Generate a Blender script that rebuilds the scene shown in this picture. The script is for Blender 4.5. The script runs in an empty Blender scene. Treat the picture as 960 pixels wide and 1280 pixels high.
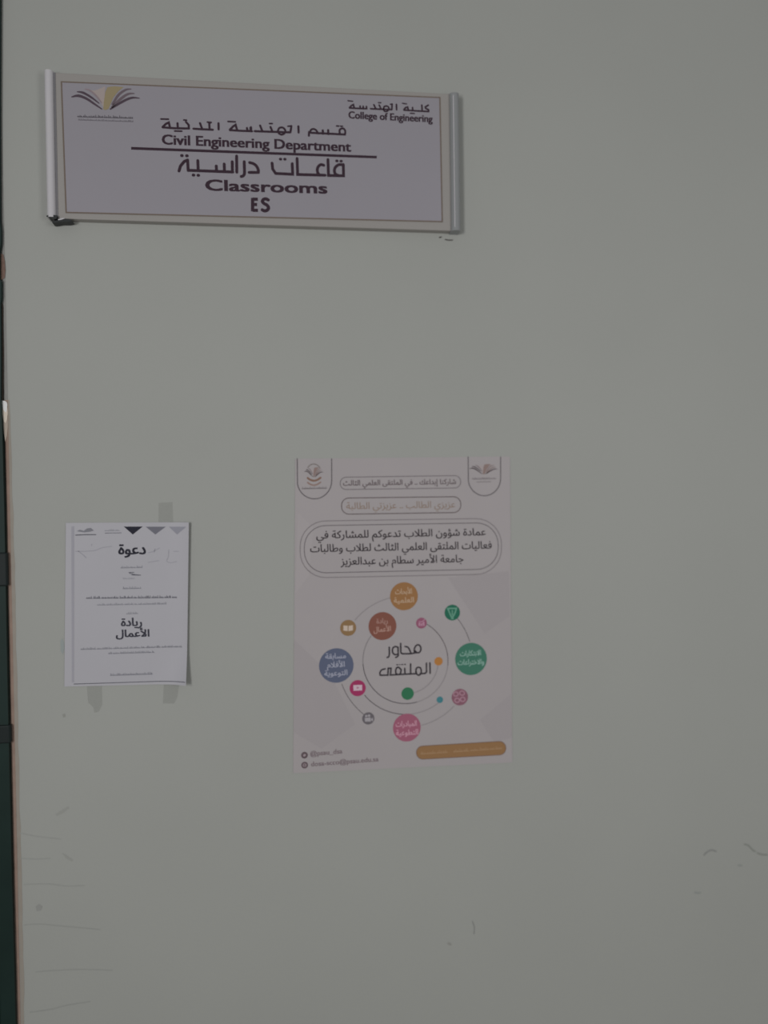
import bpy, bmesh, math, random
from mathutils import Vector, Matrix, noise
from mathutils.geometry import delaunay_2d_cdt
random.seed(7)
SC = bpy.context.scene
COL = SC.collection
PI = math.pi

# ---------------------------------------------------------------- camera
F = 1000.0                                   # focal length in pixels of a 960x1280 frame
YAW, PITCH, ROLL = math.radians(7.564), math.radians(-0.835), math.radians(-0.799)
EYE_Z, DIST = 1.5, 1.1
def _axes():
    cy, sy, cp, sp = math.cos(YAW), math.sin(YAW), math.cos(PITCH), math.sin(PITCH)
    f = Vector((sy*cp, cy*cp, sp)); r = Vector((cy, -sy, 0)); u = r.cross(f)
    c, s = math.cos(ROLL), math.sin(ROLL)
    return c*r+s*u, -s*r+c*u, f
CR, CU, CF = _axes()
CAM = Vector((0, 0, EYE_Z)) - DIST*CF
cd = bpy.data.cameras.new('camera'); cam = bpy.data.objects.new('camera', cd); COL.objects.link(cam)
cam.matrix_world = Matrix(((CR.x, CU.x, -CF.x, CAM.x), (CR.y, CU.y, -CF.y, CAM.y), (CR.z, CU.z, -CF.z, CAM.z), (0, 0, 0, 1)))
cd.sensor_fit = 'VERTICAL'; cd.sensor_height = 36; cd.lens = 36*F/1280
cd.clip_start = 0.01
cd.dof.use_dof = True; cd.dof.focus_distance = 1.0; cd.dof.aperture_fstop = 1.4
SC.camera = cam

# ---------------------------------------------------------------- light and exposure
w = bpy.data.worlds.new('world'); SC.world = w; w.use_nodes = True
bg = w.node_tree.nodes['Background']; bg.inputs[0].default_value = (0.985, 1.0, 1.0, 1); bg.inputs[1].default_value = 0.20
def area(name, loc, target, sx, sy, power, color):
    l = bpy.data.lights.new(name, 'AREA'); l.shape = 'RECTANGLE'; l.size = sx; l.size_y = sy; l.energy = power; l.color = color
    o = bpy.data.objects.new(name, l); COL.objects.link(o); o.location = loc
    o.rotation_euler = (Vector(target)-Vector(loc)).to_track_quat('-Z', 'Y').to_euler()
area('daylight_from_corridor', (-1.1, -2.0, 1.55), (2.5, 0, 1.55), 0.4, 0.7, 18.6, (1.0, 0.99, 0.99))
area('fill_right', (1.0, -1.8, 1.55), (-0.2, 0, 1.5), 0.5, 0.8, 6.8, (1.0, 0.99, 0.995))  # added fill from the right to even out the wall, no real source
SC.view_settings.view_transform = 'Standard'; SC.view_settings.look = 'None'
SC.view_settings.gamma = 1; SC.view_settings.use_curve_mapping = False; SC.view_settings.exposure = 0.0

# ---------------------------------------------------------------- materials
KE = 0.595                                   # light falling on the wall: display-linear = albedo * KE
def lin(c):
    c /= 255.0
    return c/12.92 if c <= 0.04045 else ((c+0.055)/1.055)**2.4
MATS = {}
def mat(name, rgb, rough=0.75, spec=0.15, vary=0.0, scale=8, bump=0.0, bscale=300, metal=0.0):
    if name in MATS: return MATS[name]
    m = bpy.data.materials.new(name); m.use_nodes = True; nt = m.node_tree; b = nt.nodes['Principled BSDF']
    col = [min(0.9, lin(c)/KE) for c in rgb]
    b.inputs['Roughness'].default_value = rough; b.inputs['Specular IOR Level'].default_value = spec
    b.inputs['Metallic'].default_value = metal
    b.inputs['Base Color'].default_value = (*col, 1)
    tc = nt.nodes.new('ShaderNodeTexCoord')
    if vary:
        n = nt.nodes.new('ShaderNodeTexNoise'); n.inputs['Scale'].default_value = scale; n.inputs['Detail'].default_value = 5
        nt.links.new(tc.outputs['Object'], n.inputs['Vector'])
        r = nt.nodes.new('ShaderNodeValToRGB')
        r.color_ramp.elements[0].position = 0.3; r.color_ramp.elements[1].position = 0.7
        r.color_ramp.elements[0].color = (*[c*(1-vary) for c in col], 1); r.color_ramp.elements[1].color = (*[min(0.95, c*(1+vary)) for c in col], 1)
        nt.links.new(n.outputs['Fac'], r.inputs['Fac']); nt.links.new(r.outputs['Color'], b.inputs['Base Color'])
    if bump:
        n2 = nt.nodes.new('ShaderNodeTexNoise'); n2.inputs['Scale'].default_value = bscale; n2.inputs['Detail'].default_value = 3
        nt.links.new(tc.outputs['Object'], n2.inputs['Vector'])
        bp = nt.nodes.new('ShaderNodeBump'); bp.inputs['Strength'].default_value = bump; bp.inputs['Distance'].default_value = 0.001
        nt.links.new(n2.outputs['Fac'], bp.inputs['Height']); nt.links.new(bp.outputs['Normal'], b.inputs['Normal'])
    MATS[name] = m
    return m
def ink(r, g, b): return mat('ink_%d_%d_%d' % (r, g, b), (r, g, b), 0.7, 0.12)
def tape_mat(name, rgb, alpha):
    m = mat(name, rgb, 0.45, 0.3); nt = m.node_tree; b = nt.nodes['Principled BSDF']; b.inputs['Alpha'].default_value = alpha
    return m

# ---------------------------------------------------------------- placing on the wall plane (y = 0 is the wall face)
def P(px, py, y=0.0):
    d = CF + CR*((px-480)/F) - CU*((py-640)/F)
    p = CAM + d*((y-CAM.y)/d.y)
    return Vector((p.x, y, p.z))
def PX(y=0.0):                                # metres per pixel on that plane at the frame's centre
    return (P(481, 640, y)-P(480, 640, y)).length
def crop(x0, y0, s): return lambda X, Y: (x0+X/s, y0+Y/s)

# ---------------------------------------------------------------- object helpers
def tag(o, label=None, cat=None, group=None, kind=None):
    if label: o['label'] = label
    if cat: o['category'] = cat
    if group: o['group'] = group
    if kind: o['kind'] = kind
    return o
ORIGIN = {}
def root_of(p):
    while p.parent: p = p.parent
    return p
def mk(name, verts, faces, m, parent=None, origin=None, smooth=False):
    """verts are world positions; the object gets them relative to its thing's origin"""
    if parent is not None: org = ORIGIN[root_of(parent).name]
    else: org = Vector(origin) if origin is not None else Vector((0, 0, 0))
    me = bpy.data.meshes.new(name); me.from_pydata([tuple(Vector(v)-org) for v in verts], [], faces); me.update()
    me.materials.append(m)
    if smooth:
        for p in me.polygons: p.use_smooth = True
    o = bpy.data.objects.new(name, me); COL.objects.link(o)
    if parent is not None: o.parent = parent
    else:
        o.location = org; ORIGIN[o.name] = org
    return o
def empty(name, loc):
    o = bpy.data.objects.new(name, None); COL.objects.link(o); o.location = loc; o.empty_display_size = 0.05
    ORIGIN[o.name] = Vector(loc)
    return o
def bm_box(bm, x0, x1, y0, y1, z0, z1, bev=0.0, seg=2):
    r = bmesh.ops.create_cube(bm, size=1)
    for v in r['verts']:
        v.co = Vector((x0+(v.co.x+.5)*(x1-x0), y0+(v.co.y+.5)*(y1-y0), z0+(v.co.z+.5)*(z1-z0)))
    if bev:
        es = list({e for v in r['verts'] for e in v.link_edges})
        bmesh.ops.bevel(bm, geom=es, offset=bev, segments=seg, affect='EDGES', profile=0.5)
def mk_bm(name, bm, m, parent=None, origin=None, smooth=False):
    bm.verts.index_update()
    vs = [v.co.copy() for v in bm.verts]; fs = [[v.index for v in f.verts] for f in bm.faces]; bm.free()
    return mk(name, vs, fs, m, parent, origin, smooth)

# flat print: list of polygons and strokes in plane coordinates (x, z) -> mesh at depth y
class Flat:
    """polygons in the picture plane; every mark of one print lies a hair in front of the one before"""
    STEP = 2.5e-6
    def __init__(s): s.v = []; s.f = []; s.k = 0
    def lay(s, pts, faces=None):
        n = len(s.v); s.k += 1; d = s.k*s.STEP
        s.v += [Vector((p[0], p[1], d)) for p in pts]
        s.f += [[i+n for i in f] for f in faces] if faces else [list(range(n, n+len(pts)))]
    def poly(s, pts): s.lay(pts)
    def disc(s, c, r, n=14, ry=None):
        ry = ry or r
        s.poly([(c[0]+r*math.cos(2*PI*i/n), c[1]+ry*math.sin(2*PI*i/n)) for i in range(n)])
    def stroke(s, pts, wd, cap=True, close=False):
        p = [Vector((q[0], q[1])) for q in pts]; ws = list(wd) if isinstance(wd, (list, tuple)) else [wd]*len(p)
        q = [p[0]]; w = [ws[0]]
        for a, b in zip(p[1:], ws[1:]):
            if (a-q[-1]).length > 1e-6: q.append(a); w.append(b)
        if close and (q[0]-q[-1]).length < 1e-6: q.pop(); w.pop()
        n = len(q)
        if n < 2: return
        # break the line at very sharp turns so that mitres stay short
        if not close:
            for i in range(1, n-1):
                a = (q[i]-q[i-1]).normalized(); b = (q[i+1]-q[i]).normalized()
                if a.dot(b) < -0.35:
                    s.stroke(q[:i+1], w[:i+1], cap); s.stroke(q[i:], w[i:], cap); return
        L = []; R = []
        for i in range(n):
            if close: a = (q[i]-q[i-1]).normalized(); b = (q[(i+1) % n]-q[i]).normalized()
            else:
                a = (q[i]-q[i-1]).normalized() if i else (q[1]-q[0]).normalized()
                b = (q[i+1]-q[i]).normalized() if i < n-1 else a
            t = a+b
            t = t.normalized() if t.length > 1e-6 else a
            m = Vector((-t.y, t.x)); c = max(0.55, m.dot(Vector((-a.y, a.x))))
            L.append(q[i]+m*w[i]/2/c); R.append(q[i]-m*w[i]/2/c)
        vs = L+R; fs = [[i, n+i, n+i+1, i+1] for i in range(n-1)]
        if close: fs.append([n-1, 2*n-1, n, 0])
        elif cap:
            for e, sg in ((0, -1), (n-1, 1)):
                d = ((q[1]-q[0]) if e == 0 else (q[-1]-q[-2])).normalized()*sg; nn = Vector((-d.y, d.x)); k = len(vs)
                A, B = (n+e, e) if e else (e, n+e)
                vs += [q[e]+(nn*math.cos(u)+d*math.sin(u))*(w[e]/2) for u in (math.radians(36), math.radians(72), math.radians(108), math.radians(144))]
                # walk from the nn side to the other
                first = e if (vs[e]-q[e]).dot(nn) > 0 else n+e; last = n+e if first == e else e
                fs.append([first, k, k+1, k+2, k+3, last])
        s.lay(vs, fs)
def smoothpts(pts, k=5):
    """Catmull-Rom through the points"""
    p = [Vector(q) for q in pts]
    if len(p) < 3: return p
    out = []
    for i in range(len(p)-1):
        a = p[max(i-1, 0)]; b = p[i]; c = p[i+1]; d = p[min(i+2, len(p)-1)]
        for j in range(k):
            t = j/k
            out.append(0.5*((2*b)+(c-a)*t+(2*a-5*b+4*c-d)*t*t+(3*b-a-3*c+d)*t**3))
    out.append(p[-1]); return out
def build(fl, name, m, parent, y, deform=None, maxlen=None):
    vs = [Vector((v.x, y-v.z, v.y)) for v in fl.v]; fs = fl.f
    if deform:
        bm = bmesh.new(); bv = [bm.verts.new(v) for v in vs]
        for f in fs:
            try: bm.faces.new([bv[i] for i in f])
            except ValueError: pass
        for it in range(6):
            es = [e for e in bm.edges if e.calc_length() > maxlen]
            if not es: break
            bmesh.ops.subdivide_edges(bm, edges=es, cuts=1, use_grid_fill=True)
        bmesh.ops.triangulate(bm, faces=bm.faces[:])
        for v in bm.verts: v.co.y -= deform(v.co.x, v.co.z)
        return mk_bm(name, bm, m, parent)
    return mk(name, vs, fs, m, parent)
def xz(p, y): q = P(p[0], p[1], y); return (q.x, q.z)

# ---------------------------------------------------------------- writing
TMP = bpy.data.curves.new('tmp_text', 'FONT'); TMPO = bpy.data.objects.new('tmp_text', TMP); COL.objects.link(TMPO)
TMP.resolution_u = 3; TMP.fill_mode = 'NONE'
def glyph_mesh(s, bold=0.0):
    TMP.body = s; TMP.size = 1; TMP.offset = bold
    bpy.context.view_layer.update()
    dg = bpy.context.evaluated_depsgraph_get()
    e = TMPO.evaluated_get(dg); me = e.to_mesh()
    v = [Vector((q.co.x, q.co.y)) for q in me.vertices]
    eds = []
    for ed in me.edges:
        a, b = sorted(ed.vertices); eds.append((a, b) if b == a+1 else (b, a))
    e.to_mesh_clear()
    # fill the outlines: triangulate, keep what the outlines wind around
    r = delaunay_2d_cdt(v, eds, [], 0, 1e-6)
    seg = [(v[a].x, v[a].y, v[b].x, v[b].y) for a, b in eds]
    out = []
    for t in r[2]:
        cx = sum(r[0][k].x for k in t)/3; cy = sum(r[0][k].y for k in t)/3; wn = 0
        for ax, ay, bx, by in seg:
            if (ay > cy) != (by > cy) and ax+(cy-ay)*(bx-ax)/(by-ay) > cx: wn += 1 if by > ay else -1
        if wn: out.append(list(t))
    return [(q.x, q.y) for q in r[0]], out
AR = {}
for ch, code, n in (('ا', 0xFE8D, 2), ('أ', 0xFE83, 2), ('إ', 0xFE87, 2), ('ب', 0xFE8F, 4), ('ة', 0xFE93, 2), ('ت', 0xFE95, 4),
                    ('ث', 0xFE99, 4), ('ج', 0xFE9D, 4), ('ح', 0xFEA1, 4), ('خ', 0xFEA5, 4), ('د', 0xFEA9, 2), ('ذ', 0xFEAB, 2),
                    ('ر', 0xFEAD, 2), ('ز', 0xFEAF, 2), ('س', 0xFEB1, 4), ('ش', 0xFEB5, 4), ('ص', 0xFEB9, 4), ('ض', 0xFEBD, 4),
                    ('ط', 0xFEC1, 4), ('ظ', 0xFEC5, 4), ('ع', 0xFEC9, 4), ('غ', 0xFECD, 4), ('ف', 0xFED1, 4), ('ق', 0xFED5, 4),
                    ('ك', 0xFED9, 4), ('ل', 0xFEDD, 4), ('م', 0xFEE1, 4), ('ن', 0xFEE5, 4), ('ه', 0xFEE9, 4), ('و', 0xFEED, 2),
                    ('ؤ', 0xFE85, 2), ('ى', 0xFEEF, 2), ('ي', 0xFEF1, 4), ('لا', 0xFEFB, 2), ('لأ', 0xFEF7, 2)):
    AR[ch] = (code, n)
def shape(s):
    """join the letters of an Arabic line: presentation forms in left-to-right drawing order"""
    t = []; i = 0
    while i < len(s):
        if s[i:i+2] in ('لا', 'لأ'): t.append(s[i:i+2]); i += 2
        else: t.append(s[i]); i += 1
    out = []
    for k, ch in enumerate(t):
        if ch not in AR: out.append(ch); continue
        code, n = AR[ch]
        prev = k > 0 and t[k-1] in AR and AR[t[k-1]][1] == 4
        nxt = n == 4 and k+1 < len(t) and t[k+1] in AR
        out.append(chr(code + (3 if prev and nxt else 2 if nxt else 1 if prev else 0)))
    return ''.join(reversed(out))
def letters(s, L, R, h, bold=0.0, y=0.0, ref=None, fl=None, fat=0):
    """a line of writing: ink from L to R (pixels on the baseline); h = height in pixels of the reference letter"""
    ar = any('\u0600' <= c <= '\u06ff' for c in s)
    v, f = glyph_mesh(shape(s) if ar else s, bold)
    rv, _ = glyph_mesh('\ufe8d' if ar else (ref or 'E'), bold)
    H = max(q[1] for q in rv)
    x0 = min(q[0] for q in v); x1 = max(q[0] for q in v)
    a = Vector(xz(L, y)); b = Vector(xz(R, y)); ex = (b-a)/(x1-x0)
    up = Vector((-(b-a).y, (b-a).x)).normalized()*(h*PX(y)/H)
    fl = fl or Flat()
    for dx, dz in ([(0, 0)] if not fat else [(0, 0), (-fat, -fat*0.5), (fat, -fat*0.5), (-fat, fat*0.5), (fat, fat*0.5)]):
        o = Vector((dx, dz))*PX(y)
        fl.lay([a + ex*(q[0]-x0) + up*q[1] + o for q in v], f)
    return fl
def traced(fl, c, y, wd, lines, smooth=False):
    """strokes traced in a crop's own coordinates; wd is the pen width in pixels"""
    for ln in lines:
        pts = smoothpts(ln) if smooth else ln
        fl.stroke([xz(c(*q), y) for q in pts], wd*PX(y))
    return fl
def murmur(L, R, h, y, fl=None, seed=1, gap=0.16):
    """print too small to read: a row of short joined strokes with gaps, dots and risers"""
    rnd = random.Random(seed); fl = fl or Flat()
    a = Vector(xz(L, y)); b = Vector(xz(R, y)); d = b-a; ln = d.length; ex = d/ln; up = Vector((-ex.y, ex.x)); H = h*PX(y)
    t = 0.0
    while t < ln:
        wl = min(H*rnd.uniform(1.5, 3.8), ln-t)
        fl.stroke([a+ex*t, a+ex*(t+wl)], H*0.34)
        k = t+H*0.3
        while k < t+wl:
            fl.stroke([a+ex*k, a+ex*k+up*H*rnd.choice((0.45, 0.6, 0.95))], H*0.26)
            k += H*rnd.uniform(0.45, 0.9)
        t += wl+H*gap*rnd.uniform(2, 4)
    return fl

# ================================================================ the setting
WALL = mat('wall_paint', (137, 138.5, 134.5), 0.6, 0.25, vary=0.02, scale=3.5, bump=0.12, bscale=240)
GREEN = mat('dark_green_enamel', (24, 38, 35), 0.5, 0.15, vary=0.12, scale=14)
EDGE = mat('bare_plaster_edge', (128, 110, 100), 0.8, 0.1, vary=0.10, scale=60, bump=0.3, bscale=500)
FLOOR = mat('terrazzo', (120, 116, 108), 0.5, 0.3, vary=0.15, scale=60)

EX = P(7.2, 640).x                            # line where the wall meets the green jamb
EW = 0.0052                                   # width of the worn edge strip
X1, ZT = 2.2, 3.0
# wall with its doorway edge on the left: front face, left return, top
z_edge = P(6, 500).z
bm = bmesh.new(); bm_box(bm, EX+EW, X1, 0, 0.16, 0, ZT); bm_box(bm, EX-1.0, EX+EW, 0, 0.16, 2.45, ZT); bm_box(bm, -3.0, EX-1.0, 0, 0.16, 0, ZT); wall = mk_bm('wall_front', bm, WALL); tag(wall, kind='structure')
bm = bmesh.new(); bm_box(bm, -3.0, 3.0, -3.2, 0.9, -0.05, 0); o = mk_bm('floor', bm, FLOOR); tag(o, kind='structure')
# worn corner bead running down the wall's edge
def bead(name, z0, z1, m, w0, w1):
    vs = []; fs = []; n = 7; rows = max(2, int((z1-z0)/0.012))
    for j in range(rows+1):
        t = j/rows; z = z0+(z1-z0)*t; wd = (w0+(w1-w0)*t)
        wob = 0.0004*noise.noise(Vector((z*55, 3.1, 0)))+0.0003*noise.noise(Vector((z*160, 9.1, 0)))
        for i in range(n+1):
            a = PI/2*i/n
            vs.append((EX+EW+0.0002-wd*math.sin(a)+(wob*math.sin(a)), 0.003*(1-math.cos(a))-0.0003, z))
        vs.append((EX+EW+0.0002-wd+wob, 0.1, z))
    k = n+2
    for j in range(rows):
        for i in range(k-1): fs.append([j*k+i, j*k+i+1, (j+1)*k+i+1, (j+1)*k+i])
    return mk(name, vs, fs, m, smooth=True)
tr = bead('trim_1', 0.0, z_edge, EDGE, EW+0.002, EW+0.0005); tag(tr, kind='structure')
tr2 = bead('trim_2', z_edge, 2.45, mat('old_edge_paint', (122, 122, 119), 0.7, 0.15, vary=0.08, scale=50), EW+0.001, EW+0.001); tag(tr2, kind='structure')

# dark green door: jamb and leaf
door = empty('door_1', (EX-0.05, 0.0, 0.0)); tag(door, kind='structure')
prof = [(-3.0, 0), (2.2, -60), (2.2, 0), (1.6, 150), (1.9, 278), (3.4, 290), (3.2, 306), (1.2, 316), (1.4, 350), (3.6, 353), (3.6, 373), (2.6, 380), (3.2, 440), (3.0, 500)]
edge_pts = [P(a, b) for a, b in prof[1:]]
low = [(3.4, 510), (5.2, 560), (7.2, 640), (11.3, 860), (15.8, 1060), (21.4, 1280)]
edge_pts += [P(a, b) for a, b in low]
zs_top = 2.45
pts = [(edge_pts[0].x, zs_top)] + [(p.x, p.z) for p in edge_pts] + [(edge_pts[-1].x, 0.0)]
vs = []; fs = []
for (x, z) in pts: vs += [(EX-0.048, -0.006, z), (x, -0.006, z), (x, 0.1, z), (EX-0.048, 0.1, z)]
for j in range(len(pts)-1):
    for i in range(4): fs.append([j*4+i, j*4+(i+1) % 4, (j+1)*4+(i+1) % 4, (j+1)*4+i])
fs += [[0, 1, 2, 3], [len(vs)-4, len(vs)-3, len(vs)-2, len(vs)-1]]
mk('jamb', vs, fs, GREEN, door)
bm = bmesh.new()
gx = P(3.6, 1270).x
bm_box(bm, EX-0.040, gx-0.0012, -0.0075, -0.004, 0.0, 2.45, 0.0008)
mk_bm('door_stop', bm, GREEN, door)
bm = bmesh.new(); bm_box(bm, EX-0.95, EX-0.05, 0.012, 0.052, 0.01, 2.4, 0.002)
leaf = mk_bm('leaf', bm, GREEN, door)
for z0, z1 in ((0.25, 1.0), (1.2, 2.2)):
    bm = bmesh.new(); bm_box(bm, EX-0.85, EX-0.15, 0.006, 0.014, z0, z1, 0.004); mk_bm('panel', bm, GREEN, leaf)
bm = bmesh.new(); bm_box(bm, EX-1.0, EX-0.95, -0.006, 0.1, 0, 2.45, 0.001); mk_bm('jamb', bm, GREEN, door)
bm = bmesh.new(); bm_box(bm, EX-1.0, EX-0.045, -0.006, 0.1, 2.4, 2.45, 0.001); mk_bm('head', bm, GREEN, door)
HINGE = mat('hinge_metal', (26, 32, 32), 0.5, 0.15)
for (ya, yb, xr) in ((690, 732, 11.6), (904, 927, 15.6)):
    a = P(xr, ya); b = P(xr, yb)
    bm = bmesh.new(); bm_box(bm, EX-0.02, (a.x+b.x)/2, -0.0085, 0.0, b.z, a.z, 0.0022, 3); mk_bm('hinge', bm, HINGE, door)
# gleam of light atop the worn edge, painted as three fading pale patches
CH = mat('white_gleam', (225, 214, 197), 0.55, 0.3)
def gleam(pts, m, yf):
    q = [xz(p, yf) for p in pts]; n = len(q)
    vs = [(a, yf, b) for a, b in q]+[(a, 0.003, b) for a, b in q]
    return mk('gleam_patch', vs, [list(range(n))]+[[i, (i+1) % n, n+(i+1) % n, n+i] for i in range(n)], m, tr)
gleam([(2.6, 500.8), (6, 501), (8.4, 502.8), (9.0, 506), (8.6, 512), (7.4, 516), (4.6, 513), (3.2, 509)], CH, -0.0016)
gleam([(3.0, 508), (8.8, 506), (9.6, 516), (8.8, 524), (6.8, 529), (4.4, 526), (3.4, 518)], mat('cream_gleam', (184, 174, 162), 0.6, 0.2), -0.0013)
gleam([(3.6, 520), (9.2, 516), (9.8, 532), (8.8, 544), (6.4, 552), (4.8, 540)], mat('beige_gleam', (152, 141, 130), 0.7, 0.15), -0.0010)
# strip of rubbed paint beside the bare edge
rng = random.Random(3); inner = []; outer = []
for k in range(40):
    py = 500+20.5*k; bx = 2.6+ (4.6*(py-500)/140 if py < 640 else 4.6+14.2*(py-640)/640)
    outer.append((bx+9.4+rng.uniform(-0.8, 0.8), py)); inner.append((bx+5.0, py))
fl = Flat(); n = len(inner)
fl.lay([xz(q, -0.0002) for q in inner+outer], [[i, i+1, n+i+1, n+i] for i in range(n-1)])
build(fl, 'rubbed_edge', mat('rubbed_paint', (131, 125, 117), 0.7, 0.15, vary=0.04, scale=60), wall, -0.0002)
BR = mat('brown_primer', (104, 86, 78), 0.8, 0.1, vary=0.15, scale=200)
fl = Flat(); fl.poly([xz(q, -0.0011) for q in ((1.0, 317), (4, 318), (6, 326), (6.8, 338), (6, 347), (2, 350), (1.0, 349))]); build(fl, 'paint_chip', BR, tr2, -0.0011)
fl = Flat(); fl.poly([xz(q, -0.0010) for q in ((2.5, 377), (4.2, 384), (4.0, 410), (4.8, 440), (4.4, 470), (4.2, 500), (2.5, 500))]); build(fl, 'paint_chip', mat('dark_primer', (66, 58, 53), 0.8, 0.1), tr2, -0.0010)

# marks on the wall
def mark(name, polys, rgb, wd, y=-0.00025, closed=False):
    fl = Flat()
    for p in polys:
        if closed: fl.poly([xz(q, y) for q in p])
        else: fl.stroke([xz(q, y) for q in smoothpts(p)], wd*PX())
    return build(fl, name, ink(*rgb), wall, y)
L4 = crop(0, 980, 4)
def cr(c, pts): return [c(*q) for q in pts]
mark('scratch', [cr(L4, [(120, 503), (240, 500), (330, 511), (420, 508)])], (133, 134.5, 131), 1.2)
mark('scratch', [cr(L4, [(120, 705), (200, 701), (320, 712), (500, 728)])], (131, 132.5, 129), 1.2)
mark('scratch', [cr(L4, [(180, 940), (260, 934), (400, 928), (560, 932)])], (131, 132.5, 129), 1.1)
mark('scratch', [cr(L4, [(150, 1142), (250, 1128), (330, 1108), (450, 1088)])], (130, 131.5, 128), 1.2)
mark('scratch', [cr(L4, [(105, 372), (180, 376), (250, 372)])], (133, 134.5, 131), 1.2)
mark('scratch', [cr(L4, [(100, 245), (180, 262), (300, 276)])], (134, 135.5, 132), 1.2)
mark('smudge', [cr(L4, [(178, 612), (195, 600), (212, 612), (205, 632), (185, 636)])], (128, 129, 126), 0, closed=True)
mark('smudge', [cr(L4, [(278, 150), (310, 130), (340, 112), (345, 122), (315, 145), (285, 160)])], (132, 133, 129), 0, closed=True)
mark('smudge', [cr(L4, [(310, 345), (330, 355), (365, 380), (358, 388), (330, 372)])], (132, 133, 129), 0, closed=True)
R6 = crop(820, 1000, 6.857)
mark('scuff_mark', [cr(R6, [(412, 472), (440, 445), (475, 430), (515, 440)])], (117, 118, 116), 2.0)
mark('scuff_mark', [cr(R6, [(760, 380), (795, 392), (830, 430), (850, 440)]), cr(R6, [(870, 455), (910, 468), (955, 470)])], (116, 118, 113), 2.0)
mark('scuff_mark', [cr(R6, [(335, 792), (360, 798), (380, 794)])], (124, 127, 124), 2.2)
mark('scuff_mark', [cr(R6, [(705, 560), (735, 562)])], (124, 127, 124), 2.2)
N8 = crop(540, 1100, 8)
mark('scratch', [cr(N8, [(405, 415), (418, 450), (424, 480), (420, 540)])], (112, 113, 111), 1.1)
mark('scuff_mark', [cr(N8, [(165, 635), (185, 645)])], (126, 126, 122), 3)
C5 = crop(520, 110, 6.4)
mark('nick', [cr(C5, [(188, 1196), (203, 1192)])], (70, 68, 66), 1.6)
mark('nick', [cr(C5, [(235, 1212), (262, 1217), (292, 1216)])], (70, 68, 66), 1.5)
mark('teal_stain', [[(75.5, 801), (78, 798), (80, 802), (80.5, 812), (78.5, 818), (76, 814)]], (129, 135, 134), 0, closed=True)
mark('smudge', [[(78, 893), (81, 892), (82, 896), (79, 897)]], (126, 127, 122), 0, closed=True)

# ================================================================ the door sign
YP = -0.0125                                  # face of the sign's panel
ALU = mat('sign_frame', (129, 126, 123), 0.45, 0.35)
RAIL = mat('rail_aluminium_lit', (165, 163, 166), 0.3, 0.5)  # left rail's highlight is put into this lighter colour
RAIL2 = mat('rail_aluminium_shaded', (117, 119, 120), 0.35, 0.4)  # same aluminium, right rail's shade put into the darker colour
SHEET = mat('sign_print_sheet', (125.5, 122.5, 128.5), 0.42, 0.45, vary=0.015, scale=6)
DARKP = ink(50, 38, 46)
GOLDL = ink(98, 88, 80)
TL, TR, BR_, BL = P(66, 90.5, YP), P(562.5, 117, YP), P(564, 288.2, YP), P(69, 273.2, YP)
sx0 = (TL.x+BL.x)/2; sx1 = (TR.x+BR_.x)/2; sz1 = (TL.z+TR.z)/2; sz0 = (BL.z+BR_.z)/2
sign = empty('wall_sign', ((sx0+sx1)/2, 0, sz0))
tag(sign, 'wide lilac-grey classroom sign with aluminium end rails, high on the wall', 'sign')
bm = bmesh.new(); bm_box(bm, sx0-0.002, sx1+0.002, YP, -0.0002, sz0, sz1, 0.0012, 2); mk_bm('back_panel', bm, ALU, sign)
def rail(xa, xb, za, zb, m, depth):
    n = 14; vs = []; fs = []
    prof = [(xa, -0.0002)]
    for i in range(n+1):
        a = PI*i/n
        prof.append(((xa+xb)/2-(xb-xa)/2*math.cos(a), -(depth-0.006)-0.006*math.sin(a)))
    prof.append((xb, -0.0002))
    for z in (za, zb): vs += [(x, y, z) for x, y in prof]
    k = len(prof)
    for i in range(k): fs.append([i, (i+1) % k, k+(i+1) % k, k+i])
    fs += [list(range(k)), list(range(k, 2*k))]
    o = mk('end_rail', vs, fs, m, sign)
    return o
a, b = P(55.2, 87.5, -0.016), P(57.8, 271.3, -0.016); c, d = P(66, 88, -0.016), P(69.5, 272, -0.016)
rx0, rx1 = (a.x+b.x)/2, (c.x+d.x)/2; rz1, rz0 = (a.z+c.z)/2, (b.z+d.z)/2
r1 = rail(rx0, rx1, rz0, rz1, RAIL, 0.0185); r1['label'] = 'bright rounded aluminium end rail'
a, b = P(562, 116, -0.016), P(564.5, 287.5, -0.016); c, d = P(574, 117.5, -0.016), P(575.8, 289.8, -0.016)
qx0, qx1 = (a.x+b.x)/2, (c.x+d.x)/2; qz1, qz0 = (a.z+c.z)/2, (b.z+d.z)/2
r2 = rail(qx0, qx1, qz0, qz1, RAIL2, 0.0195)
# ridge on the right rail
bm = bmesh.new(); bm_box(bm, qx0+0.0035, qx0+0.0047, -0.0202, -0.0175, qz0+0.004, qz1-0.004, 0.0003, 1); mk_bm('ridge', bm, RAIL, r2)
bm = bmesh.new(); bm_box(bm, rx1+0.0002, rx1+0.0024, -0.0131, -0.011, sz0+0.001, sz1-0.0005); mk_bm('groove_strip', bm, mat('groove_grey', (100, 99, 102), 0.5, 0.3), sign)
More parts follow.
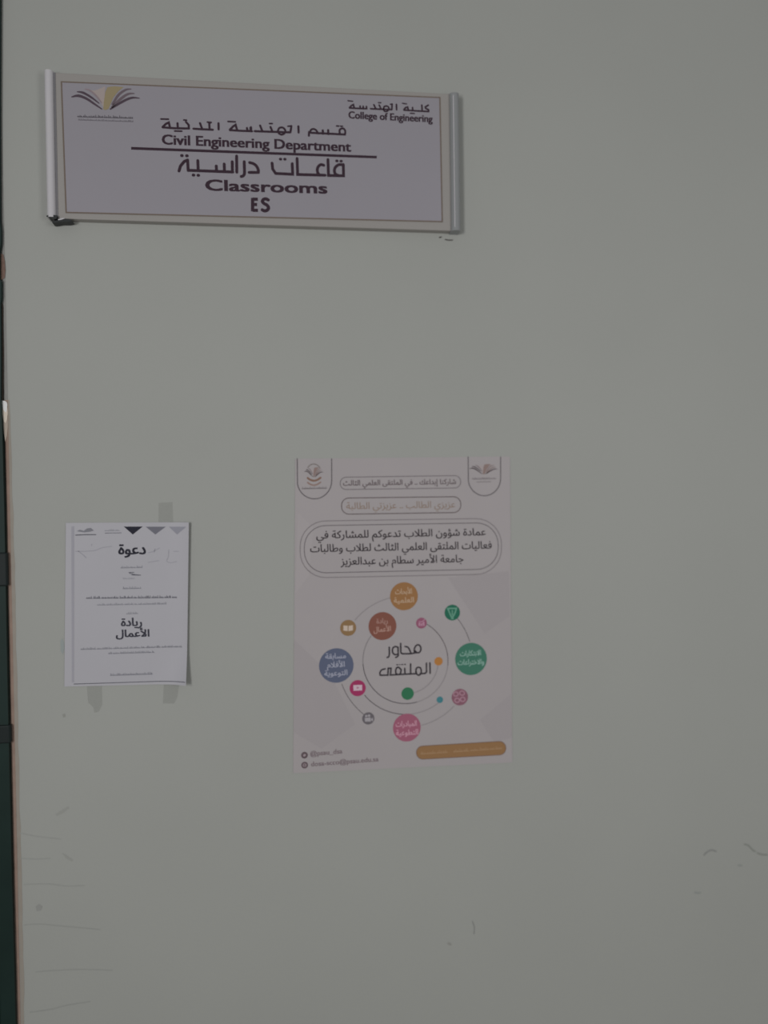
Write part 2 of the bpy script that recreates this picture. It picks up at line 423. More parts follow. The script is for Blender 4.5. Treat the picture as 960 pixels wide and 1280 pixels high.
# black cap and loose clip under the left rail
BLK = mat('black_plastic', (38, 40, 41), 0.5, 0.3)
def capsule(name, pts, ya, yb, m, parent):
    n = len(pts); vs = [(q[0], ya, q[1]) for q in pts]+[(q[0], yb, q[1]) for q in pts]
    return mk(name, vs, [list(range(n)), list(range(n, 2*n))]+[[i, (i+1) % n, n+(i+1) % n, n+i] for i in range(n)], m, parent)
B8 = crop(50, 220, 8.727)
capsule('end_cap', [xz(B8(*q), -0.017) for q in ((66, 436), (90, 428), (150, 426), (188, 430), (190, 446), (178, 468), (150, 472), (125, 456), (90, 448))], -0.0175, -0.001, BLK, sign)
capsule('loose_clip', [xz(B8(*q), -0.015) for q in ((130, 498), (180, 486), (240, 476), (300, 470), (345, 480), (352, 492), (300, 500), (230, 500), (160, 512), (135, 512))], -0.0155, -0.002, BLK, sign)
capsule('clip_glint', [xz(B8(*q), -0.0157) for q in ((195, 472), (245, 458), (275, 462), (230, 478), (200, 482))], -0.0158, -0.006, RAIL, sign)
# printed insert
ys = YP-0.0006
Q = [P(77, 102.6, YP), P(549.6, 122.2, YP), P(552.6, 277.2, YP), P(82.9, 265.7, YP)]
qc = [(p.x, p.z) for p in Q]
vs = [(x, YP+0.0002, z) for x, z in qc]+[(x, ys, z) for x, z in qc]
ins = mk('insert_sheet', vs, [[4, 5, 6, 7]]+[[i, (i+1) % 4, 4+(i+1) % 4, 4+i] for i in range(4)], SHEET, sign)
y = ys-0.00015
fl = Flat(); fl.stroke(qc, 1.5*PX(y), cap=True, close=True); o = build(fl, 'border_line', GOLDL, ins, y); o['label'] = 'thin brown-gold border line'
A8, BB, CC, E6 = crop(195, 140, 8), crop(310, 145, 7.385), crop(430, 118, 8.348), crop(50, 80, 6.857)
# dividing rule
fl = Flat(); fl.poly([xz(q, y) for q in ((164, 183.6), (471, 194.8), (471, 198), (164, 187.0))]); build(fl, 'dividing_rule', DARKP, ins, y)
# Arabic: classrooms
fl = Flat()
traced(fl, A8, y, 3.5, [
    [(230, 590), (245, 540), (282, 495), (316, 480), (322, 585)],
    [(322, 583), (560, 592), (768, 600)], [(418, 486), (422, 585)], [(603, 540), (605, 592)], [(682, 520), (685, 595)], [(762, 497), (764, 600)],
    [(806, 440), (808, 602)], [(882, 497), (885, 600)]])
traced(fl, A8, y, 3.5, [[(885, 590), (884, 618), (872, 638), (852, 645)]], True)
traced(fl, A8, y, 3.6, [[(256, 436), (262, 436)], [(306, 438), (312, 438)], [(372, 631), (378, 631)], [(420, 633), (426, 633)]])
traced(fl, BB, y, 3.5, [[(15, 430), (50, 440), (78, 462), (94, 495), (96, 518)]], True)
traced(fl, BB, y, 3.5, [[(96, 521), (10, 521)],
    [(222, 435), (228, 490), (255, 530), (412, 538), (408, 440)], [(453, 392), (458, 540), (712, 547)],
    [(738, 402), (743, 549), (882, 552), (880, 448)]])
traced(fl, BB, y, 3.5, [[(700, 455), (672, 449), (646, 472), (640, 505), (648, 530), (662, 545)], [(878, 450), (838, 450), (806, 475), (798, 510), (810, 538), (835, 549)]], True)
traced(fl, BB, y, 3.4, [[(298, 398), (303, 398)], [(338, 399), (343, 399)], [(818, 415), (823, 415)], [(857, 417), (862, 417)]])
build(fl, 'lettering', DARKP, ins, y)
# Arabic: civil engineering department
fl = Flat()
traced(fl, A8, y, 2.6, [
    [(66, 150), (100, 118), (128, 105), (140, 155)], [(66, 153), (180, 162), (330, 165)], [(215, 112), (218, 160)], [(300, 100), (327, 130), (328, 163)],
    [(375, 167), (470, 173), (568, 177)], [(440, 112), (462, 170)], [(532, 108), (536, 172)], [(625, 112), (626, 174)],
    [(738, 178), (770, 145), (796, 128), (812, 182)], [(738, 181), (850, 188), (960, 192)], [(910, 160), (914, 186)], [(950, 152), (952, 190)]])
traced(fl, A8, y, 2.0, [[(50, 70), (124, 72)], [(187, 190), (258, 192)], [(278, 80), (305, 82)], [(514, 101), (552, 104), (532, 114)], [(720, 95), (792, 98)]])
traced(fl, BB, y, 2.6, [
    [(0, 138), (26, 139)], [(22, 110), (25, 138)], [(62, 140), (135, 143), (388, 151)], [(112, 88), (132, 140)], [(208, 102), (226, 145)],
    [(400, 92), (392, 150)], [(465, 95), (467, 152)], [(562, 182), (564, 150), (585, 155), (896, 171)], [(690, 132), (692, 164)], [(740, 130), (742, 167)]])
traced(fl, BB, y, 2.4, [[(275, 142), (288, 112), (320, 107), (344, 132), (336, 160), (308, 172), (284, 160)], [(570, 152), (584, 126), (612, 121), (636, 140), (642, 162)],
    [(896, 170), (896, 132), (872, 114), (846, 130), (848, 166)]], True)
traced(fl, BB, y, 1.9, [[(198, 70), (224, 70)], [(368, 95), (402, 92)], [(818, 92), (838, 93)], [(854, 94), (872, 95)]])
build(fl, 'lettering', DARKP, ins, y)
# Arabic: college of engineering
fl = Flat()
traced(fl, CC, y, 2.1, [
    [(58, 138), (75, 118), (98, 106), (108, 145)], [(58, 141), (150, 146), (238, 150)], [(168, 122), (170, 147)], [(200, 124), (202, 149)], [(234, 126), (236, 150)],
    [(278, 150), (400, 155), (498, 159)], [(312, 108), (332, 150)], [(368, 112), (386, 152)], [(502, 100), (499, 158)], [(547, 105), (549, 160)],
    [(625, 160), (642, 138), (664, 132), (672, 165)], [(625, 163), (760, 172), (884, 179)], [(715, 138), (718, 168)], [(812, 112), (816, 172)],
    [(880, 112), (848, 132), (852, 146), (882, 160), (884, 178)]])
traced(fl, CC, y, 2.0, [[(412, 152), (422, 126), (454, 124), (470, 150), (448, 176), (422, 174), (412, 154)]], True)
traced(fl, CC, y, 1.6, [[(42, 66), (90, 72)], [(360, 86), (384, 87)], [(484, 103), (504, 100)], [(610, 93), (652, 99)], [(692, 197), (734, 199)]])
build(fl, 'lettering', DARKP, ins, y)
build(letters('Civil Engineering Department', (203, 180.2), (438.5, 189.4), 11.3, 0.022, y, fat=0.62), 'lettering', DARKP, ins, y)
build(letters('College of Engineering', (436, 147.8), (540.5, 152.8), 8.4, 0.02, y, fat=0.42), 'lettering', DARKP, ins, y)
build(letters('Classrooms', (257.5, 237.8), (408.5, 241.8), 12.6, 0.024, y, fat=0.85), 'lettering', DARKP, ins, y)
D5 = crop(240, 215, 5.333); fl = Flat()
for ln in ([(404, 173), (404, 262)], [(404, 181), (439, 182)], [(404, 216), (434, 217)], [(404, 255), (440, 256)]): fl.stroke([xz(D5(*q), y) for q in ln], 3.9*PX(y), cap=False)
traced(fl, D5, y, 3.9, [[(508, 186), (492, 179), (475, 184), (470, 198), (482, 211), (500, 221), (510, 238), (503, 253), (484, 259), (468, 252)]], True)
build(fl, 'lettering', DARKP, ins, y)
# emblem: an open book of curved leaves
def emblem(c, y, parent, tones, s=1.0, name='emblem', deform=None, maxlen=None):
    """one printed mark per tone; c maps the emblem's own grid to the picture plane"""
    e = None
    def put(fl, rgb, yy):
        nonlocal e
        o = build(fl, name if e is None else 'emblem_leaf', ink(*rgb), e or parent, yy, deform, maxlen)
        if e is None and root_of(parent) is not parent: e = None if parent.parent and parent.parent.parent else None
        return o
    cream = [(400, 218), (470, 228), (560, 192), (548, 380), (520, 330), (470, 262)]
    gold = [(578, 198), (640, 190), (716, 198), (668, 236), (628, 288), (600, 352), (588, 384), (560, 395), (542, 388), (548, 320), (560, 240)]
    leaves = [([(272, 282), (330, 272), (400, 298), (470, 345), (530, 386)], (8, 22, 20, 16, 8), tones[0]),
              ([(320, 238), (370, 246), (440, 286), (505, 336)], (8, 19, 17, 8), tones[0]),
              ([(385, 214), (430, 228), (485, 276), (528, 332)], (6, 15, 14, 8), tones[1]),
              ([(782, 214), (732, 222), (672, 266), (622, 344)], (6, 17, 20, 18), tones[2]),
              ([(806, 252), (752, 258), (690, 300), (618, 368)], (8, 18, 22, 16), tones[2]),
              ([(852, 293), (784, 290), (704, 324), (604, 386)], (6, 18, 20, 12), tones[0])]
    f1 = Flat(); f1.poly([xz(c(*q), y) for q in cream]); put(f1, tones[4], y)
    f2 = Flat(); f2.poly([xz(c(*q), y-0.00006) for q in gold]); put(f2, tones[3], y-0.00006)
    for pts, ws, t in leaves:
        f = Flat(); sp = smoothpts(pts, 5)
        m = len(sp)-1
        wi = []
        for i in range(len(sp)):
            u = i/m*(len(ws)-1); k = min(int(u), len(ws)-2); wi.append((ws[k]+(ws[k+1]-ws[k])*(u-k))*s*PX(y)/6.857)
        f.stroke([xz(c(*q), y-0.0001) for q in sp], wi)
        put(f, t, y-0.0001)
emblem(E6, y, ins, ((70, 60, 68), (122, 110, 114), (92, 82, 88), (128, 117, 92), (141, 131, 128)))
fl = murmur(E6(322, 452), E6(798, 465), 2.6, y, seed=4, gap=0.1); build(fl, 'small_print', ink(66, 62, 68), ins, y)
fl = murmur(E6(328, 480), E6(798, 495), 1.7, y, seed=5, gap=0.08); build(fl, 'small_print', ink(92, 88, 94), ins, y)

# ================================================================ the colourful poster
YO = -0.0009
C4 = [P(369.0, 573.5, YO), P(637.5, 570.5, YO), P(640.5, 953, YO), P(366.5, 966.5, YO)]
c4 = [(p.x, p.z) for p in C4]
PAPER = mat('poster_paper', (143, 138, 139), 0.55, 0.2, vary=0.018, scale=9)
def sheet(name, c4, yf, yb, m, origin, nx, nz, deform=None):
    vs = []; fs = []
    tl, tr_, br, bl = [Vector(c) for c in c4]
    for j in range(nz+1):
        for i in range(nx+1):
            u, v = i/nx, j/nz
            p = (tl*(1-u)+tr_*u)*(1-v)+(bl*(1-u)+br*u)*v
            vs.append((p.x, yf-(deform(p.x, p.y) if deform else 0), p.y))
    k = nx+1; N = len(vs)
    vs += [(x, yy+(yb-yf), z) for x, yy, z in vs[:N]]
    for j in range(nz):
        for i in range(nx):
            a = j*k+i
            fs.append([a, a+1, a+k+1, a+k]); fs.append([N+a, N+a+k, N+a+k+1, N+a+1])
    ring = [i for i in range(k)]+[j*k+nx for j in range(1, nz+1)]+[nz*k+i for i in range(nx-1, -1, -1)]+[j*k for j in range(nz-1, 0, -1)]
    for i in range(len(ring)):
        a, b = ring[i], ring[(i+1) % len(ring)]; fs.append([a, N+a, N+b, b])
    return mk(name, vs, fs, m, None, origin, smooth=False)
org = ((c4[2][0]+c4[3][0])/2, YO, (c4[2][1]+c4[3][1])/2)
poster = sheet('poster', c4, YO, -0.0002, PAPER, org, 1, 1)
tag(poster, 'large white poster with coloured circles and Arabic writing, stuck flat on the wall', 'poster')
y = YO-0.00012
# pale facets in the background
FAC = ink(140, 135, 136.5); FAC2 = ink(146, 141, 142)
for pts, m in (([(368, 800), (412, 842), (444, 905), (402, 936), (367, 915)], FAC), ([(600, 900), (638, 868), (640, 922), (618, 928)], FAC),
               ([(372, 640), (392, 660), (386, 720), (369, 742)], FAC2), ([(560, 722), (636, 714), (637, 770), (606, 792)], FAC)):
    fl = Flat(); fl.poly([xz(q, YO-0.00005) for q in pts]); build(fl, 'background_facet', m, poster, YO-0.00005)
GREYL = ink(108, 103, 105); DARK = ink(54, 49, 52); MIDL = ink(92, 88, 90)
def rrect(L, R, T0, T1, B0, B1, r, n=8):
    """rounded outline through left x, right x, top y at left/right, bottom y at left/right (pixels)"""
    def top(x): return T0+(T1-T0)*(x-L)/(R-L)
    def bot(x): return B0+(B1-B0)*(x-L)/(R-L)
    out = []
    for cx, fy, sg, a0 in ((R-r, top, 1, -90), (R-r, bot, -1, 0), (L+r, bot, -1, 90), (L+r, top, 1, 180)):
        for i in range(n+1):
            a = math.radians(a0+90*i/n); x = cx+r*math.cos(a); cyy = fy(cx)+sg*r
            out.append((x, cyy+r*math.sin(a)))
    return out
def outline(pts, m, wd, yy=None, name='outline', close=True):
    yy = y if yy is None else yy
    fl = Flat(); fl.stroke([xz(q, yy) for q in pts], wd*PX(yy), close=close); return build(fl, name, m, poster, yy)
# shields with logos
def shield(xl, xr, yt, ys_, yb, m):
    cx = (xl+xr)/2; rx = (xr-xl)/2
    return [(xl, yt), (xl+0.3, ys_)]+[(cx-rx*math.cos(PI*i/16), ys_+(yb-ys_)*math.sin(PI*i/16)) for i in range(1, 16)]+[(xr, ys_), (xr, yt)]
outline(shield(371.5, 414.6, 573.6, 601, 623.6, None), MIDL, 1.3, close=False)
outline(shield(585.2, 625.8, 571.3, 598, 619.7, None), MIDL, 1.3, close=False)
TON = ((66, 57, 60), (104, 93, 95), (118, 103, 101), (124, 108, 104), (146, 138, 138))
def em_map(x0, x1, y0, y1):                  # emblem grid 270..850 x 190..395
    return lambda X, Y: (x0+(X-270)/580*(x1-x0), y0+(Y-190)/205*(y1-y0))
emblem(em_map(587, 622, 580, 593), y, poster, TON, 0.42)
build(murmur((590.5, 599), (620, 598.4), 1.9, y, seed=11, gap=.08), 'small_print', ink(104, 98, 100), poster, y)
build(murmur((596, 602.8), (613.5, 602.4), 1.5, y, seed=12, gap=.08), 'small_print', ink(114, 108, 110), poster, y)
emblem(em_map(380.5, 404, 584, 596.5), y, poster, TON, 0.34)
fl = Flat(); fl.stroke([xz((392.2-9*math.cos(a), 590.5-10.5*math.sin(a)), y) for a in [math.radians(35+11*i) for i in range(11)]], 1.3*PX(y)); build(fl, 'emblem_ring', ink(112, 106, 104), poster, y)
for yy, c_, wdt in ((598.0, (114, 90, 78), 2.4), (603.6, (126, 108, 102), 2.0)):
    fl = Flat(); fl.stroke([xz(q, y) for q in smoothpts([(384.6, yy-0.5), (388, yy+1.8), (392.6, yy+2.9), (397, yy+1.6), (400.6, yy-0.8)])], wdt*PX(y)); build(fl, 'emblem_chevron', ink(*c_), poster, y)
build(murmur((377.5, 611), (408.5, 610.4), 2.2, y, seed=13, gap=.08), 'small_print', ink(92, 87, 89), poster, y)
# pills with lines
outline(rrect(425.3, 575.8, 596.6, 594.4, 612.0, 609.9, 7.4), GREYL, 1.1)
outline(rrect(427, 576, 622.6, 620.8, 642.8, 640.6, 9.2), ink(88, 80, 80), 1.1)
build(letters('شاركنا إبداعك .. في الملتقى العلمي الثالث', (429, 607), (570, 605), 6.6, 0.0, y, fat=0.22), 'lettering', ink(92, 84, 86), poster, y)
o = build(letters('عزيزي الطالب .. عزيزتي الطالبة', (433, 636.4), (568.8, 634.2), 8.2, 0.0, y, fat=0.12), 'lettering', ink(124, 110, 101), poster, y); o['label'] = 'faint gold-brown line of writing'
# box of three lines
outline(rrect(375.2, 626.8, 651.6, 647.8, 722.6, 717.4, 32), GREYL, 0.95)
outline(rrect(380.4, 622.8, 657.4, 653.2, 716.6, 711.2, 27), MIDL, 0.95)
build(letters('عمادة شؤون الطلاب تدعوكم للمشاركة في', (395.5, 673.2), (607, 669.0), 9.2, 0.0, y, fat=0.22), 'lettering', DARK, poster, y)
build(letters('فعاليات الملتقى العلمي الثالث لطلاب وطالبات', (387.8, 690.2), (614.5, 685.6), 9.4, 0.0, y, fat=0.22), 'lettering', DARK, poster, y)
build(letters('جامعة الأمير سطام بن عبدالعزيز', (426, 706.2), (579.2, 702.6), 9.4, 0.0, y, fat=0.22), 'lettering', DARK, poster, y)
# orbit lines
OC = (506.8, 826.3)
def arc(r, a0, a1, m, wd):
    n = max(8, int(abs(a1-a0)/4))
    fl = Flat(); fl.stroke([xz((OC[0]+r*math.cos(math.radians(a0+(a1-a0)*i/n)), OC[1]+r*math.sin(math.radians(a0+(a1-a0)*i/n))), y) for i in range(n+1)], wd*PX(y), cap=True)
    return build(fl, 'orbit_line', m, poster, y)
LG = ink(122, 117, 119)
arc(53.2, 75, 175, ink(78, 74, 77), 1.0); arc(53.2, 175, 216, ink(114, 110, 112), 1.0); arc(53.2, -60, 5, ink(88, 82, 84), 0.95); arc(53.2, 5, 75, LG, 0.95)
arc(41, 8, 82, LG, 1.0)
arc(66.6, 93, 140, ink(82, 78, 80), 1.0); arc(66.6, 50, 93, LG, 0.95)
arc(84.6, 127, 160, ink(98, 94, 96), 0.95)
arc(82.8, 43, 76, LG, 0.95)
arc(81.2, 219, 256, LG, 0.95)
arc(84.0, -41, -17, ink(96, 92, 94), 0.95)
# discs
def disc(px, py, r, rgb, name='disc', n=40):
    yy = y-0.00008; fl = Flat(); fl.disc(xz((px, py), yy), r*PX(yy), n); o = build(fl, name, ink(*rgb), poster, yy); return o
def on_disc(d, fl, rgb, name='lettering'): return build(fl, name, ink(*rgb), d, y-0.00016)
yd = y-0.00016
d = disc(505, 745.3, 17.5, (132, 97, 64)); d['label'] = 'ochre disc with two lines of writing'
on_disc(d, letters('الأبحاث', (494, 742.6), (514.8, 742.0), 6.6, 0.0, yd, fat=0.2), (160, 136, 114)); on_disc(d, letters('العلمية', (492.4, 753.6), (517.3, 752.8), 6.6, 0.0, yd, fat=0.2), (160, 136, 114))
d = disc(478.1, 782.6, 17.4, (113, 73, 63)); d['label'] = 'rust-brown disc with two lines of writing'
on_disc(d, letters('ريادة', (470.8, 779.4), (484.6, 778.6), 6, 0.0, yd, fat=0.2), (146, 114, 106)); on_disc(d, letters('الأعمال', (467.2, 790.4), (488.6, 788.6), 6.4, 0.0, yd, fat=0.2), (154, 122, 112))
d = disc(435.2, 784.9, 9.9, (122, 98, 70)); d['label'] = 'small ochre disc with an open book'
fl = Flat(); fl.poly([xz(q, yd) for q in ((429.2, 781.6), (434.7, 782.4), (434.7, 788.9), (429.2, 788.2))]); fl.poly([xz(q, yd) for q in ((435.6, 782.4), (441.2, 781.4), (441.2, 788.0), (435.6, 788.9))]); on_disc(d, fl, (172, 158, 146), 'icon')
d = disc(420.4, 831.9, 21.3, (80, 86, 105)); d['label'] = 'slate-blue disc with three lines of writing'
for s_, l, r_, h in (('مسابقة', (406.8, 823.6), (432.4, 822.6), 6.6), ('الأفلام', (409, 834.6), (430.8, 833.4), 7), ('التوعوية', (405.6, 845.0), (434.2, 843.6), 6.6)):
    on_disc(d, letters(s_, l, r_, h, 0.0, yd, fat=0.2), (138, 140, 154))
d = disc(447.1, 860.2, 10, (138, 48, 84)); d['label'] = 'magenta disc with a screen'
fl = Flat(); fl.poly([xz(q, yd) for q in ((441.6, 856.4), (452.6, 856.0), (452.8, 863.0), (441.9, 863.5))]); ic = on_disc(d, fl, (176, 156, 166), 'icon')
fl = Flat(); fl.poly([xz(q, yd-0.00005) for q in ((445.8, 858.4), (449.4, 859.6), (445.9, 861.2))]); build(fl, 'icon_mark', ink(150, 100, 120), d, yd-0.00005)
d = disc(460.4, 898.0, 7.6, (92, 88, 92)); d['label'] = 'small grey disc with a camera'
fl = Flat(); fl.poly([xz(q, yd) for q in ((455.9, 897.3), (463.4, 896.8), (463.5, 902.0), (456.2, 902.0))]); fl.poly([xz(q, yd) for q in ((463.8, 898.8), (466.2, 897.0), (466.3, 901.6), (463.9, 900.4))])
fl.disc(xz((457.8, 895.0), yd), 1.5*PX(yd)); fl.disc(xz((461.3, 894.6), yd), 1.6*PX(yd)); on_disc(d, fl, (142, 138, 142), 'icon')
d = disc(508.6, 909.5, 17.5, (137, 82, 100)); d['label'] = 'rose-pink disc with two lines of writing'
on_disc(d, letters('المبادرات', (494.8, 908.4), (520.8, 907.2), 6.8, 0.0, yd, fat=0.2), (172, 130, 144)); on_disc(d, letters('التطوعية', (495, 919.4), (522.6, 918.0), 6.8, 0.0, yd, fat=0.2), (172, 130, 144))
d = disc(574.8, 871.4, 10.5, (118, 82, 94)); d['label'] = 'mauve disc with joined hands'
fl = Flat()
for (ax, ay) in ((569.8, 867.6), (577.6, 866.4), (578.4, 874.2), (571.4, 875.4)):
    fl.stroke([xz((ax+3.0*math.cos(t_*PI/5), ay+2.7*math.sin(t_*PI/5)), yd) for t_ in range(10)], 1.5*PX(yd), close=True)
on_disc(d, fl, (148, 114, 126), 'icon')
d = disc(549.8, 874.7, 4.1, (60, 110, 118)); d['label'] = 'tiny cyan dot'
d = disc(509.5, 867, 7.8, (47, 100, 72)); d['label'] = 'plain green dot'
d = disc(588.8, 823.7, 20.4, (58, 103, 87)); d['label'] = 'large green disc with two lines of writing'
on_disc(d, letters('الابتكارات', (575.2, 820.2), (601, 818.8), 6.6, 0.0, yd, fat=0.2), (122, 152, 142)); on_disc(d, letters('والاختراعات', (572.2, 831.2), (605, 830), 6.8, 0.0, yd, fat=0.2), (122, 152, 142))
d = disc(565.4, 765.7, 9.9, (38, 92, 74)); d['label'] = 'small green disc with a light bulb'
fl = Flat(); fl.stroke([xz(q, yd) for q in ((559.8, 760.6), (570.6, 760.4), (568.6, 766.6), (565.9, 771.6), (564.6, 771.6), (562.4, 767.2))], 1.9*PX(yd), close=True); fl.stroke([xz(q, yd) for q in ((565.3, 763.2), (565.5, 768.6))], 1.6*PX(yd)); fl.stroke([xz(q, yd) for q in ((564.4, 773.4), (566.6, 773.3))], 1.4*PX(yd)); on_disc(d, fl, (90, 134, 116), 'icon')
d = disc(526.8, 778.9, 6.8, (128, 78, 98)); d['label'] = 'small pink disc with a bar chart'
fl = Flat()
for bx, bt in ((523.2, 778.0), (525.9, 779.2), (528.6, 777.0)): fl.poly([xz(q, yd) for q in ((bx, bt), (bx+2.0, bt), (bx+2.0, 782.4), (bx, 782.4))])
fl.stroke([xz(q, yd) for q in ((523.8, 776.8), (527, 777.4), (530.6, 774.4))], 1.0*PX(yd)); on_disc(d, fl, (160, 120, 138), 'icon')
d = disc(548.2, 826.6, 5.3, (154, 106, 58)); d['label'] = 'plain orange dot'
# heading inside the rings
Dc = crop(465, 795, 10.667)
fl = Flat()
traced(fl, Dc, y, 2.0, [
    [(566, 222), (566, 170), (588, 128), (622, 118), (648, 145), (650, 190), (628, 220), (600, 222), (575, 198)],
    [(440, 140), (478, 150), (504, 190), (518, 232)], [(384, 200), (388, 226), (406, 236)],
    [(345, 148), (305, 142), (276, 168), (274, 215), (296, 244), (325, 248), (348, 238)], [(350, 240), (346, 268), (316, 286)],
    [(232, 235), (224, 274), (202, 286)]], True)
traced(fl, Dc, y, 2.0, [[(382, 100), (384, 205)], [(404, 237), (515, 236), (600, 222)], [(346, 148), (350, 242)], [(230, 150), (232, 240)]])
traced(fl, Dc, y, 2.0, [
    [(588, 486), (588, 440), (612, 418), (642, 424), (656, 455), (652, 500), (626, 522), (600, 510), (586, 480)],
    [(727, 455), (726, 482), (706, 498)],
    [(386, 445), (350, 416), (322, 436), (318, 490), (346, 514), (378, 500), (388, 450)], [(176, 438), (130, 452), (106, 488), (110, 522)]], True)
traced(fl, Dc, y, 2.0, [[(772, 358), (775, 497)], [(726, 362), (727, 460)], [(708, 499), (640, 503)], [(514, 372), (515, 508)], [(590, 502), (430, 510), (345, 514), (240, 520)],
    [(437, 432), (440, 508)], [(110, 523), (212, 522), (216, 430), (254, 430), (246, 518)]])
traced(fl, Dc, y, 1.35, [[(330, 383), (346, 382)], [(366, 382), (372, 382)], [(396, 380), (414, 380)], [(434, 379), (448, 378)]])
build(fl, 'lettering', ink(52, 48, 52), poster, y)
# gold ribbon and addresses
pts = rrect(520.6, 632.2, 933.0, 926.3, 949.4, 943.2, 8.0)
yy = y-0.00006
fl = Flat(); fl.poly([xz(q, yy) for q in pts]); rb = build(fl, 'gold_pill', ink(128, 98, 68), poster, yy)
fl = Flat(); fl.stroke([xz(q, yd) for q in pts], 0.8*PX(yd), close=True); build(fl, 'outline', ink(104, 82, 70), rb, yd)
fl = murmur((526, 942.6), (559, 940.4), 3.2, yd, seed=21); fl = murmur((567, 939.8), (628, 935.6), 3.2, yd, fl, seed=22); build(fl, 'small_print', ink(144, 116, 88), rb, yd)
for (ix, iy) in ((380.6, 944.0), (380.8, 956.4)):
    d = disc(ix, iy, 4.1, (84, 72, 76), 'contact_icon', 24)
    fl = Flat()
    if iy < 950:
        fl.poly([xz((ix+a_, iy+b_), yd) for a_, b_ in ((-1.8, -0.6), (-0.4, -1.6), (1.4, -1.4), (2.0, -0.4), (1.2, 1.2), (-0.4, 1.8), (-1.6, 1.2))])
    else:
        fl.stroke([xz((ix+2.2*math.cos(t_*PI/5), iy+2.0*math.sin(t_*PI/5)), yd) for t_ in range(10)], 0.7*PX(yd), close=True); fl.stroke([xz(q, yd) for q in ((ix-2, iy), (ix+2, iy-0.2))], 0.7*PX(yd))
    on_disc(d, fl, (136, 124, 128), 'icon')
TX = ink(106, 95, 99)
build(letters('@psau_dsa', (388, 945.0), (427.8, 941.6), 5.6, 0.004, y, ref='d', fat=0.22), 'lettering', TX, poster, y)
build(letters('dosa-scco@psau.edu.sa', (389, 958.0), (473, 951.6), 5.6, 0.004, y, ref='d', fat=0.22), 'lettering', TX, poster, y)

# ================================================================ the white notice
YN = -0.0012
c4 = [xz(q, YN) for q in ((82.3, 653.6), (236.6, 652.8), (233.8, 854.6), (80.4, 858.2))]
nx0 = c4[0][0]; nx1 = (c4[1][0]+c4[2][0])/2; nz1 = c4[0][1]; nz0 = c4[2][1]
def curl(x, z):
    u = (x-nx0)/(nx1-nx0); v = (z-nz0)/(nz1-nz0)
    a = max(0.0, (u-0.82)/0.18)
    lift = 0.0042*a*a*(1.0+0.6*max(0, 0.35-v)/0.35)
    b = max(0.0, (u-0.70)/0.30)*max(0.0, (0.22-v)/0.22)
    return lift+0.009*b**1.5
NP = mat('notice_paper', (149, 148, 153), 0.55, 0.25, vary=0.01, scale=10)
notice = sheet('notice', c4, YN, YN+0.0003, NP, ((c4[2][0]+c4[3][0])/2, YN, (c4[2][1]+c4[3][1])/2), 36, 40, curl)
tag(notice, 'small white printed notice with three dark triangles, taped up left of the poster', 'notice')
yn = YN-0.0002
def nb(fl, name, rgb): return build(fl, name, ink(*rgb), notice, yn, curl, 0.005)
N1, N2 = crop(70, 640, 5.333), crop(70, 730, 5.333)
for pts, rgb in (([(452, 97), (578, 97), (512, 150)], (38, 38, 47)), ([(598, 98), (732, 98), (662, 150)], (98, 98, 106)), ([(752, 98), (870, 98), (808, 150)], (126, 126, 134))):
    fl = Flat(); fl.poly([xz(N1(*q), yn) for q in pts]); o = nb(fl, 'triangle', rgb)
    o['label'] = {38: 'near-black triangle', 98: 'mid-grey triangle', 126: 'pale grey triangle'}[rgb[0]]
fl = Flat(); fl.poly([xz(N1(*q), yn) for q in ((138, 128), (160, 118), (185, 126), (205, 110), (232, 106), (252, 124), (225, 132), (190, 136), (150, 130))]); nb(fl, 'emblem', (110, 110, 116))
fl = Flat(); fl.stroke([xz(N1(*q), yn) for q in ((132, 154), (200, 151), (264, 151))], 1.1*PX()); nb(fl, 'rule', (84, 84, 90))
fl = murmur(N1(325, 126), N1(425, 124), 1.8, yn, seed=31); nb(fl, 'small_print', (124, 124, 130))
fl = Flat(); fl.stroke([xz(N1(*q), yn) for q in ((328, 141), (435, 139))], 0.8*PX()); nb(fl, 'rule', (100, 100, 106))
fl = Flat(); fl.poly([xz(q, yn) for q in ((89.3, 658), (92.6, 658), (92.4, 853), (89.9, 853))]); nb(fl, 'fold_line', (138, 137, 144))
nb(letters('دعوة', (148.4, 692.8), (181.8, 692.6), 12.5, 0.0, yn, fat=0.55), 'lettering', (38, 38, 46))
nb(murmur(N1(432, 373), N1(575, 370), 2.2, yn, seed=32), 'small_print', (112, 112, 119))
fl = Flat(); fl.stroke([xz(N1(*q), yn) for q in ((486, 403), (520, 402))], 0.8*PX()); fl.stroke([xz(N1(*q), yn) for q in ((490, 408), (530, 418), (564, 421), (505, 420))], 0.9*PX()); nb(fl, 'small_print', (84, 84, 92))
nb(murmur(N1(446, 446), N1(524, 445), 1.6, yn, seed=33), 'small_print', (130, 130, 137))
nb(murmur(N1(446, 512), N1(566, 509), 2.3, yn, seed=34), 'small_print', (112, 112, 119))
nb(murmur(N2(202, 96), N2(805, 90), 2.4, yn, seed=35), 'small_print', (78, 78, 86))
nb(murmur(N2(275, 141), N2(735, 133), 2.0, yn, seed=36), 'small_print', (116, 116, 123))
nb(murmur(N2(470, 200), N2(545, 197), 2.0, yn, seed=37), 'small_print', (116, 116, 123))
nb(letters('ريادة', (151.6, 782.6), (177.2, 782.2), 9.6, 0.0, yn, fat=0.45), 'lettering', (56, 56, 64))
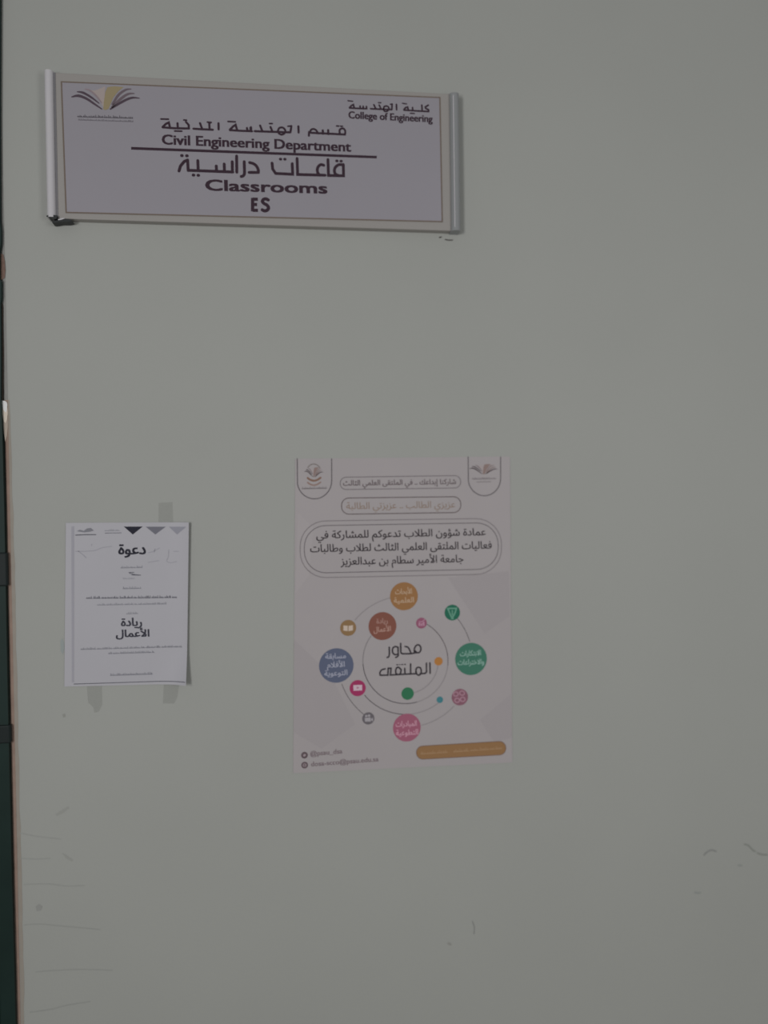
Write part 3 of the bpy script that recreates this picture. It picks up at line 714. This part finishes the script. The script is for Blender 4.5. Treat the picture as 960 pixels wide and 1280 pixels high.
nb(letters('الأعمال', (145.2, 796.4), (186.4, 795.6), 8.6, 0.0, yn, fat=0.45), 'lettering', (52, 52, 60))
nb(murmur(N2(165, 437), N2(840, 418), 2.0, yn, seed=38), 'small_print', (106, 106, 113))
nb(murmur(N2(350, 465), N2(655, 456), 2.0, yn, seed=39), 'small_print', (106, 106, 113))
nb(murmur(N2(362, 610), N2(642, 601), 2.3, yn, seed=40, gap=0.05), 'small_print', (108, 108, 115))
fl = Flat(); k = 30; a = Vector(xz(N2(120, 667), yn)); b = Vector(xz(N2(866, 643), yn)); fl.stroke([a.lerp(b, i/k) for i in range(k+1)], 0.9*PX()); nb(fl, 'rule', (84, 84, 90))
for pts in ([(130, 262), (190, 262), (225, 260), (262, 256), (300, 240), (340, 233), (372, 229)], [(150, 262), (180, 285), (200, 305)], [(238, 214), (238, 224)],
            [(615, 272), (650, 262), (690, 240)], [(660, 246), (655, 268)], [(615, 336), (650, 330), (685, 324)], [(752, 252), (748, 300), (738, 326), (762, 338), (805, 330)], [(785, 262), (818, 262)]):
    fl = Flat(); fl.stroke([xz(N1(*q), yn) for q in smoothpts(pts)], 0.75*PX()); nb(fl, 'pencil_scribble', (134, 133, 140))
# strips of adhesive tape
TAPE = tape_mat('adhesive_tape', (124, 125, 121), 0.09)
def tape(pts, yy0, name='tape_strip'):
    fl = Flat(); fl.poly([xz(q, -0.0004) for q in pts])
    vs = [(p.x, -0.0004, p.y) for p in fl.v]; n = len(vs); vs += [(v[0], -0.0001, v[2]) for v in vs]
    return mk(name, vs, [list(range(n)), list(range(n, 2*n))]+[[i, (i+1) % n, n+(i+1) % n, n+i] for i in range(n)], TAPE, notice)
tape([(198.4, 628.5), (215.6, 627.6), (216.4, 652.9), (198.0, 653)], 0)
tape([(108.6, 857.4), (127.4, 856.9), (127.8, 881), (123.5, 889.6), (117.8, 891), (116.6, 884), (110.0, 878)], 0)
tape([(204.6, 855.6), (224, 855.2), (221.6, 872), (217.8, 879.4), (203.6, 879.2)], 0)

bpy.data.objects.remove(TMPO)
